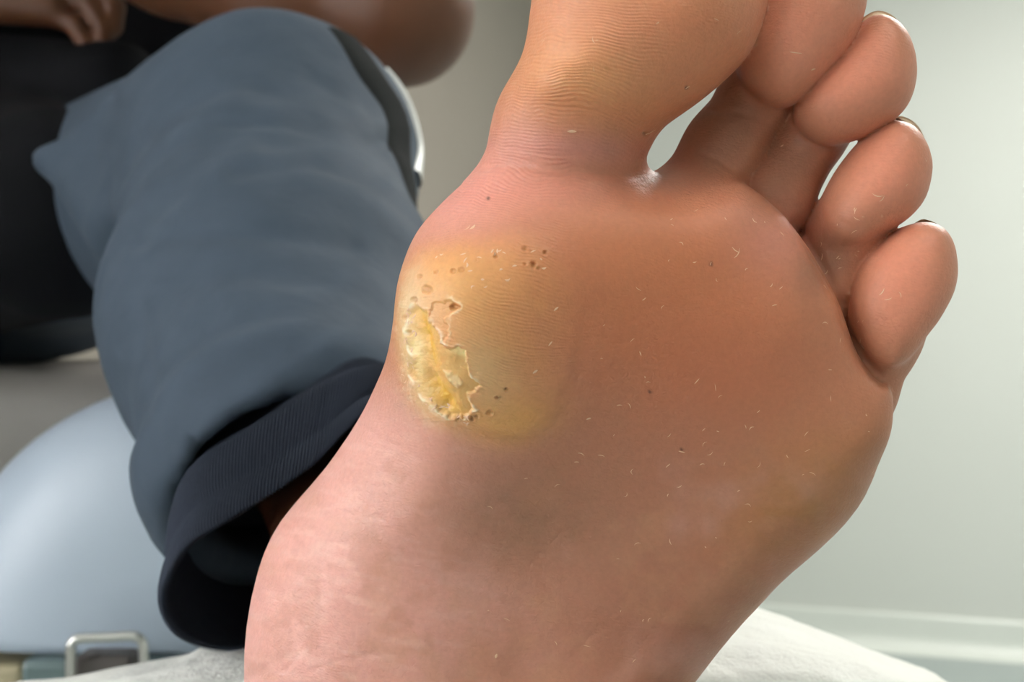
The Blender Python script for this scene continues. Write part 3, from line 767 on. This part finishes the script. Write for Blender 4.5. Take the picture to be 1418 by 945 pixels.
for px, py, L, w, a, bnd in ((1102, 73, .0013, .00012, -0.15, 0), (1126, 96, .0006, .0002, 0, 0), (1083, 202, .0004, .0002, 0.4, 0), (895, 186, .0022, .00013, 0.1, 0.2), (912, 182, .0015, .0001, 0.5, 0.3), (1215, 272, .0012, .00012, -0.2, .3),
                             (1222, 276, .0008, .0001, 0.9, .3), (1022, 352, .0012, .0001, 1.0, .3), (1018, 347, .0010, .0001, -0.6, .2), (1222, 405, .0009, .00012, 0.9, .2), (1230, 415, .0008, .0001, 0.2, .2), (655, 315, .0007, .00035, 0.9, .2), (648, 316, .0008, .0001, 0.9, .4), (687, 909, .0005, .0003, 1.2, 0), (792, 182, .0009, .0003, 0, 0), (952, 121, .0005, .0002, 0.5, 0),
                             (741, 515, .0006, .00025, 0.6, 0), (770, 428, .0006, .0002, 0.7, 0), (762, 476, .0006, .00015, 0.9, 0), (815, 580, .0005, .0002, 0.3, 0), (944, 626, .0007, .00013, -0.3, 0), (925, 645, .0006, .0001, 0.8, 0)):
    flake(px, py, L, w, a, bnd)
for i in range(70):          # frayed scales round the broken callus
    a_ = RNG.uniform(0, 1)
    if a_ < 0.5: px, py = RNG.normal(565, 6), RNG.uniform(425, 540)
    elif a_ < 0.75: px, py = RNG.uniform(575, 650), 0; py = 545 + (px - 575) * 0.5 + RNG.normal(0, 6)
    else: px, py = RNG.uniform(590, 760), RNG.uniform(345, 400)
    flake(px, py, RNG.uniform(0.0003, 0.0007), RNG.uniform(0.0001, 0.00024), RNG.normal(0.8, 0.8), RNG.normal(0, 0.4))
fo = link_mesh('dry_skin_flakes', FV_, FF_, flake_m.m, person, lift=False); fo['kind'] = 'stuff'; fo['label'] = 'fine pale flakes of dry skin on the sole'

# ------------------------------------------------------------------ trousers
tr = Mat('track_fabric', srgb(84, 96, 110), 0.72)
tr.mottle(srgb(62, 74, 87), srgb(71, 83, 97), tr.noise(60, 3)); tr.bump(tr.noise(2600, 2), 0.0003, 0.6); tr.bump(tr.noise(40, 3), 0.004, 0.35)
tr.b.inputs['Sheen Weight'].default_value = 0.03
M['trouser'] = tr.m
M['cuff'] = simple('ribbed_cuff', srgb(44, 50, 62), srgb(52, 58, 71), 300, 0.8, 0.0002, 2500)
M['black'] = simple('black_fabric', srgb(18, 21, 22), srgb(24, 28, 28), 60, 0.9, 0.0003, 2000)
for k_ in ('black', 'shirt', 'trouser', 'cuff'): M[k_].node_tree.nodes['Principled BSDF'].inputs['Specular IOR Level'].default_value = 0.15

P0 = at(415, 648, 0.172); P1 = at(386, 450, 0.29)
seam = np.array([at(*p) for p in [(244, 715, .160), (268, 628, .142), (350, 575, .130), (450, 514, .128), (535, 496, .135), (600, 545, .170), (585, 655, .20), (490, 765, .215), (375, 835, .205), (285, 800, .182)]])
rimr = np.array([at(*p) for p in [(222, 835, .120), (254, 760, .103), (335, 707, .094), (432, 643, .092), (515, 568, .100), (562, 605, .130), (545, 725, .16), (455, 832, .168), (340, 900, .160), (256, 888, .140)]])
gp = Grid((-1.0, 0.11, -0.40), (0.07, 1.16, 0.27), 0.0034)
gp.cone(P0, P1, 0.050, 0.068, 0.0); gp.cone(P1, KNEE, 0.068, 0.072, 0.03)
gp.cone(KNEE, HIP_L, 0.072, 0.090, 0.03)
gp.cone(at(260, 178, 0.44), at(66, 222, 0.46), 0.034, 0.006, 0.02); gp.cone(at(66, 222, 0.46), at(190, 300, 0.42), 0.006, 0.03, 0.015)
gp.cone(HIP_R, KNEE_R, 0.10, 0.08, 0.03); gp.cone(KNEE_R, ANK_R + np.array([0, 0, 0.05]), 0.078, 0.056, 0.03)
gp.ellipsoid((-0.51, 0.98, 0.10), (0.19, 0.14, 0.125), 0.05)
Xp = gp.ax[0][:, None, None]; Yp = gp.ax[1][None, :, None]; Zp = gp.ax[2][None, None, :]
# lower leg ends along the seam of the cuff
c0 = seam.mean(0); nrm = np.linalg.svd(seam - c0)[2][2]; nrm = nrm if nrm @ (P0 - P1) > 0 else -nrm
cut = (Xp - c0[0]) * nrm[0] + (Yp - c0[1]) * nrm[1] + (Zp - c0[2]) * nrm[2] - 0.006
cut = np.where((Yp < 0.40) & (Xp > -0.4), cut, -1.0)
hol = cone_sdf(Xp, Yp, Zp, P0 - (P1 - P0) * 0.5, P0 + (P1 - P0) * 0.95, 0.039, 0.040)
gp.F = np.maximum(rmax(gp.F, cut, 0.008), -hol).astype(np.float32)
TV, TQ = gp.mesh(); TN = vert_normals(TV, TQ)
if np.sum(TN * (TV - TV.mean(0)), axis=1).mean() < 0: TQ = TQ[:, ::-1]; TN = -TN
# creases in the cloth: across the shin below the knee, fanning from the knee pit
ax = (KNEE - P0); axl = np.linalg.norm(ax); ax = ax / axl
tt = (TV - P0) @ ax
sx = (TV - P0) @ np.cross(ax, [0, 0, 1.0])
wr = np.sin((tt + 0.02 * np.sin(sx * 30) + 0.012 * noise2(sx * 1000, tt * 1000, 45, 91)) * 2 * math.pi / 0.055)
msk = sstep(-0.05, 0.06, tt) * sstep(0.36, 0.22, tt)
dsp = 0.0006 * wr * msk * (0.5 + 0.8 * np.abs(noise2(sx * 1000, tt * 1000, 60, 92)))
dsp += 0.003 * fbm2(TV[:, 0] * 1000 + TV[:, 1] * 400, TV[:, 2] * 1000, 70, 95)
dsp += 0.005 * np.exp(-((tt + 0.004) / 0.018) ** 2) * (TV[:, 1] < 0.4)
def tproj():
    d = CAM_D + TV[:, 1]; return TV[:, 0] / d * FPX + 709, 472.5 - TV[:, 2] / d * FPX
TU, TW = tproj(); facing = sstep(0.0, -0.3, TN[:, 1])
for pts, amp_, w_ in [([(150, 300), (230, 225), (330, 140)], .006, 20), ([(190, 330), (260, 240), (350, 170)], -.004, 18), ([(190, 335), (330, 322), (490, 335)], -.005, 16), ([(370, 195), (470, 188), (550, 205)], -.006, 15),
                      ([(330, 240), (430, 226), (530, 245)], -.005, 13), ([(340, 165), (430, 152), (520, 180)], .004, 18), ([(180, 395), (320, 380), (450, 390)], -.003, 18), ([(190, 430), (215, 560), (240, 650)], -.003, 12), ([(260, 560), (380, 500), (500, 450)], -.003, 14),
                      ([(165, 470), (180, 580), (225, 700)], .003, 14), ([(330, 430), (430, 420), (540, 380)], .003, 22), ([(430, 110), (500, 150), (560, 230)], -.004, 12), ([(280, 600), (360, 545), (460, 492)], .003, 10)]:
    dd = np.full(len(TV), 1e9)
    for (ax_, ay_), (bx_, by_) in zip(pts[:-1], pts[1:]):
        ex_, ey_ = bx_ - ax_, by_ - ay_; q_ = np.clip(((TU - ax_) * ex_ + (TW - ay_) * ey_) / (ex_ ** 2 + ey_ ** 2), 0, 1)
        dd = np.minimum(dd, np.hypot(TU - ax_ - q_ * ex_, TW - ay_ - q_ * ey_))
    dsp += 0.4 * amp_ * np.exp(-(dd / w_) ** 2) * facing * (TV[:, 1] < 0.62)
TV = TV + TN * dsp[:, None]
trousers = link_mesh('trousers', TV, TQ, M['trouser'], person); trousers['label'] = 'blue-grey track trousers with dark side panel'

# ribbed cuff: rings between seam and hem, turned in at the hem
RIBS = 205; NS = RIBS * 6
sr = spline(seam, NS, closed=True); hr = spline(rimr, NS, closed=True)
cs, ch = sr.mean(0), hr.mean(0)
prof = [(-0.3, 0.88), (-0.16, 0.9), (-0.05, 0.90), (0.03, 0.92), (0.1, 0.965), (0.2, 1.02), (0.3, 1.022), (0.4, 1.02), (0.5, 1.012), (0.58, 1.0), (0.63, 0.985), (0.66, 0.978), (0.69, 0.984), (0.74, 1.0), (0.82, 1.015), (0.9, 1.018), (0.96, 1.01), (1.0, 0.995), (1.012, 0.975), (1.0, 0.95), (0.94, 0.94), (0.8, 0.935), (0.6, 0.93), (0.3, 0.92), (0.0, 0.88), (-0.3, 0.80), (-0.6, 0.66), (-0.85, 0.45), (-0.95, 0.15)]  # last rings add an inner funnel that keeps the opening dark
V = []; F = []
th = np.arange(NS) / NS * 2 * math.pi
for j, (t, sc) in enumerate(prof):
    cen = cs * (1 - t) + ch * t; ring = sr * (1 - t) + hr * t
    rad = ring - cen; rl = np.linalg.norm(rad, axis=1)[:, None]
    amp = 0.0008 if j <= 19 else 0.0002
    V.append(cen + rad * sc + rad / rl * (amp * np.sin(th * RIBS))[:, None])
V = np.vstack(V)
for j in range(len(prof) - 1):
    a = np.arange(NS); b = (a + 1) % NS
    F.append(np.stack([j * NS + a, j * NS + b, (j + 1) * NS + b, (j + 1) * NS + a], 1))
F = np.vstack(F)
cuff = link_mesh('cuff', V, F, M['cuff'], trousers); cuff['label'] = 'dark ribbed ankle cuff'

# dark side panel and white stripe along the outer seam at the knee
def strip_on(obj_bv, pts_px, y_from, widths, name, mat, parent, thick=0.0012):
    P = []
    for (px, py, y) in pts_px:
        q = at(px, py, y); hit, nr, _, _ = obj_bv.find_nearest(Vector((q[0], q[1], q[2] + CAM_H))); P.append((hit, nr))
    C = spline(np.array([list(h) for h, _ in P]), 28); Nn = spline(np.array([list(nv_) for _, nv_ in P]), 28); Nn /= np.linalg.norm(Nn, axis=1)[:, None]
    Wd = np.interp(np.linspace(0, 1, 28), np.linspace(0, 1, len(widths)), widths)
    T = np.gradient(C, axis=0); T /= np.linalg.norm(T, axis=1)[:, None]; V = []; F = []; K = 7
    for i in range(28):
        sd = np.cross(T[i], Nn[i]); sd /= np.linalg.norm(sd)
        for k in range(K):
            q = (k / (K - 1)) * 2 - 1
            p = Vector(C[i] + sd * q * Wd[i]); h, nr, _, _ = obj_bv.find_nearest(p)
            V.append(tuple(h + nr * (thick * (1.0 - 0.9 * q ** 6))))
    for i in range(27):
        for k in range(K - 1):
            a = i * K + k; F.append((a, a + 1, a + K + 1, a + K))
    return link_mesh(name, V, F, mat, parent, lift=False)
tbv = BVHTree.FromPolygons([Vector((p[0], p[1], p[2] + CAM_H)) for p in TV], TQ.tolist())
pan = strip_on(tbv, [(470, 60, .40), (515, 110, .38), (545, 165, .38), (575, 235, .36), (600, 320, .34), (610, 400, .31)], 0, [.012, .014, .015, .014, .012, .010], 'side_panel', M['black'], trousers)
pan['label'] = 'black panel along the outer seam'
stp = strip_on(tbv, [(530, 100, .43), (556, 150, .42), (580, 205, .41), (592, 248, .395)], 0, [.002, .0018, .003, .007], 'side_stripe', M['white'], trousers, 0.0025)
stp['label'] = 'white flash on the outer seam by the knee'

# --- shirt with short sleeves
gs = Grid((-0.86, 0.48, -0.06), (-0.10, 1.16, 0.60), 0.006)
gs.ellipsoid((-0.50, 0.98, 0.18), (0.195, 0.145, 0.10)); gs.cone((-0.49, 0.96, 0.20), (-0.46, 0.88, 0.40), 0.15, 0.14, 0.06)
gs.cone((-0.46, 0.87, 0.42), SHO, 0.10, 0.072, 0.04); gs.cone((-0.46, 0.87, 0.42), (-0.66, 0.92, 0.42), 0.10, 0.072, 0.04)
gs.cone(SHO, SHO + (ELB - SHO) * 0.5, 0.072, 0.066, 0.02); gs.cone((-0.66, 0.92, 0.42), (-0.685, 0.875, 0.29), 0.072, 0.066, 0.02)
gs.cone(at(-60, 285, 0.84), at(78, 300, 0.58), 0.12, 0.070, 0.03); gs.cone(at(-120, 170, 0.80), at(150, 140, 0.70), 0.08, 0.045, 0.03); gs.cone(at(-120, 60, 0.86), at(260, 80, 0.80), 0.07, 0.05, 0.03)  # added lap drape, its black stands in for the shaded thigh
V, Q = to_arrays(gs)
Nn = vert_normals(V, Q); V = V + Nn * (0.004 * fbm2(V[:, 0] * 1000 + V[:, 1] * 500, V[:, 2] * 1000, 60, 131))[:, None]
shirt = link_mesh('shirt', V, Q, M['shirt'], person); shirt['label'] = 'black short-sleeved top with an added lap drape for the dark of the shaded thigh'
gh = Grid((-0.56, 0.68, 0.66), (-0.34, 0.94, 0.88), 0.005)
gh.ellipsoid((-0.45, 0.822, 0.755), (0.080, 0.098, 0.106))
Xh = gh.ax[0][:, None, None]; Yh = gh.ax[1][None, :, None]; Zh = gh.ax[2][None, None, :]
gh.F = np.maximum(gh.F, -(Zh - 0.70 - 0.0 + 0.75 * (Yh - 0.80)) * 0.8 + 0 * Xh).astype(np.float32)
V, Q = to_arrays(gh); link_mesh('hair', V, Q, M['hair'], person)

# ------------------------------------------------------------------ treatment chair
chair = bpy.data.objects.new('treatment_chair', None); COL.objects.link(chair)
tag(chair, 'clinic treatment chair with grey seat and pale blue rounded leg rest', 'chair')
box('seat_cushion', -0.80, -0.17, 0.70, 1.25, -0.13, -0.022, M['vinyl_grey'], chair, 0.035, 5, True)
box('backrest', -0.80, -0.20, 1.17, 1.28, 0.0, 0.75, M['vinyl_grey'], chair, 0.04, 5, True)
box('seat_frame', -0.74, -0.22, 0.74, 1.22, -0.22, -0.131, M['teal'], chair, 0.01, 2)
box('base_column', -0.60, -0.36, 0.86, 1.12, -0.95, -0.221, M['white'], chair, 0.03, 3, True)
box('base_plate', -0.76, -0.20, 0.60, 1.26, -1.049, -0.951, M['teal'], chair, 0.02, 3, True)
# rounded leg rest: half-round bolster with softened end, running towards the seat
cx, cz, rad = at(285, 868, 0.495)[0], at(285, 868, 0.495)[2], 0.152
V = []; F = []; NA, NL = 40, 30
rows = []
for j in range(NL):
    t = j / (NL - 1)
    if t < 0.5:
        q = (t / 0.5) * math.pi / 2; s_ = 0.0 + 1.0 * math.sin(q) ** 0.8; y = 0.43 + 0.065 * (1 - math.cos(q))
    else: s_ = 1.0; y = 0.495 + (t - 0.5) / 0.5 * 0.175
    s_ = max(s_, 0.02)
    for i in range(NA):
        a = math.pi * i / (NA - 1)
        ca_, sa_ = math.cos(a), math.sin(a)
        V.append((cx + rad * 1.02 * ca_ * (0.35 + 0.65 * s_), y, cz + rad * 0.97 * sa_ * (0.35 + 0.65 * s_)))
for j in range(NL - 1):
    for i in range(NA - 1):
        a = j * NA + i; F.append((a, a + 1, a + NA + 1, a + NA))
    F.append((j * NA, (j + 1) * NA, (j + 1) * NA + NA - 1, j * NA + NA - 1))
F.append(tuple(range(NA))[::-1]); F.append(tuple((NL - 1) * NA + i for i in range(NA)))
lr = link_mesh('leg_rest', V, F, M['vinyl_blue'], chair); lr['label'] = 'pale blue rounded leg rest'
bz = cz - 0.0012
box('leg_rest_base', at(27, 900, 0.42)[0], -0.03, 0.42, 0.695, bz - 0.16, bz, M['teal'], chair, 0.004, 2)
box('side_cover', -0.40, at(27, 900, 0.42)[0] - 0.003, 0.43, 0.695, bz - 0.16, bz - 0.006, M['beige'], chair, 0.004, 2)
box('support_beam', -0.22, -0.12, 0.60, 0.745, bz - 0.15, bz - 0.06, M['teal'], chair, 0.004, 2)
# satin metal bail handle in front of a dark latch
hp = [(98, 960), (98, 905), (99, 893), (106, 886), (120, 884), (150, 883), (178, 881), (190, 883), (197, 890), (199, 902), (200, 960)]
tube('handle', spline(np.array([at(a, b, 0.395) for a, b in hp]), 60), 0.0026, M['chrome'], chair)
q0, q1 = at(112, 902, 0.41), at(188, 990, 0.41)
box('latch', q0[0], q1[0], 0.400, 0.4195, q1[2], q0[2], M['dark'], chair, 0.003, 3, True)
for a_ in (98, 200):
    q = at(a_, 965, 0.395); box('handle_foot', q[0] - 0.005, q[0] + 0.005, 0.391, 0.4195, q[2] - 0.02, q[2] + 0.002, M['chrome'], chair, 0.001, 2)
# calf rest under the ankle, on an arm back to the base of the leg rest
def crest(x):   # height of the padded top (m) across the rest
    return np.interp(x, [-0.22, -0.15, -0.086, -0.03, 0.02, 0.079, 0.110, 0.142, 0.20, 0.24], [-0.1335, -0.119, -0.107, -0.0985, -0.093, -0.094, -0.103, -0.117, -0.146, -0.168])
XS = np.linspace(-0.215, 0.215, 90); cr_s = np.convolve(np.pad(crest(XS), 4, mode='edge'), np.ones(9) / 9, 'valid')
def rest_section(x, zt, grow, n_=34, drop=0.10):
    """front drop, rounded top, back drop at width position x"""
    y0, y1, r = 0.100 - grow, 0.210 + grow, 0.030; pts = []
    zt = zt + grow
    pts += [(y0, zt - r - drop * (1 - k / 8)) for k in range(8)]
    pts += [(y0 + r - r * math.cos(q), zt - r + r * math.sin(q)) for q in np.linspace(0, math.pi / 2, 9)]
    pts += [(y0 + r + (y1 - y0 - 2 * r) * k / 8, zt) for k in range(1, 8)]
    pts += [(y1 - r + r * math.sin(q), zt - r + r * math.cos(q)) for q in np.linspace(0, math.pi / 2, 9)]
    pts += [(y1, zt - r - drop * (k / 8)) for k in range(1, 9)]
    return [(x, a, b) for a, b in pts]
inner = [rest_section(x, z - 0.004, 0.0, drop=0.05) for x, z in zip(XS, cr_s)]
m_ = len(inner[0]); V = np.array(inner).reshape(-1, 3); V[:, 0] *= 0.93; F = []
zb = V[:, 2].min()
for i in range(len(XS)):
    for k in (0, m_ - 1): V[i * m_ + k, 2] = zb
for i in range(len(XS) - 1):
    for k in range(m_ - 1): F.append((i * m_ + k, i * m_ + k + 1, (i + 1) * m_ + k + 1, (i + 1) * m_ + k))
    F.append((i * m_, (i + 1) * m_, (i + 1) * m_ + m_ - 1, i * m_ + m_ - 1))
F += [tuple(range(m_))[::-1], tuple((len(XS) - 1) * m_ + k for k in range(m_))]
link_mesh('calf_rest', V, F, M['vinyl_blue'], chair)
box('calf_rest_arm', -0.19, -0.11, 0.15, 0.45, bz - 0.15, zb - 0.001, M['teal'], chair, 0.004, 2)

# --- paper sheet over the calf rest
pp = Mat('paper', srgb(240, 241, 236), 0.85); pp.mottle(srgb(236, 237, 230), srgb(245, 246, 242), pp.noise(40)); pp.bump(pp.noise(900, 2), 0.0006, 0.7); pp.bump(pp.noise(120, 3), 0.003, 0.5)
pp.b.inputs['Subsurface Weight'].default_value = 0.0
M['paper'] = pp.m
XS2 = np.linspace(-0.235, 0.235, 190); cr2 = np.interp(XS2, XS, cr_s)
rows = []
for x, z in zip(XS2, cr2):
    sec = np.array(rest_section(x, z, 0.0015)); sec = spline(sec, 90); rows.append(sec)
A = np.array(rows)                                     # nx, ns, 3
nx, ns = A.shape[:2]
uu = np.repeat(np.arange(nx)[:, None], ns, 1) * 2.5; ss = np.repeat(np.arange(ns)[None], nx, 0) * 4.0
rid = 1 - np.abs(fbm2(uu, ss, 60, 151, 3)) * 2.2
cr_n = 0.0022 * np.maximum(rid, 0) ** 2 + 0.0012 * (fbm2(uu, ss, 22, 153) + 0.6)
dx = np.gradient(A, axis=0); ds = np.gradient(A, axis=1); NN = np.cross(ds, dx); NN /= np.linalg.norm(NN, axis=2)[:, :, None]
if NN[nx // 2, ns // 2, 2] < 0: NN = -NN
A = A + NN * np.maximum(cr_n, 0.0002)[:, :, None]
V = np.concatenate([A.reshape(-1, 3), (A - NN * 0.0004).reshape(-1, 3)]); F = []
i_, k_ = np.meshgrid(np.arange(nx - 1), np.arange(ns - 1), indexing='ij'); a = (i_ * ns + k_).ravel()
F = np.vstack([np.stack([a, a + 1, a + ns + 1, a + ns], 1), nx * ns + np.stack([a, a + ns, a + ns + 1, a + 1], 1)])
paper = link_mesh('paper_sheet', V, F, M['paper'])
tag(paper, 'white crinkled paper sheet draped over the rest under the ankle', 'paper')
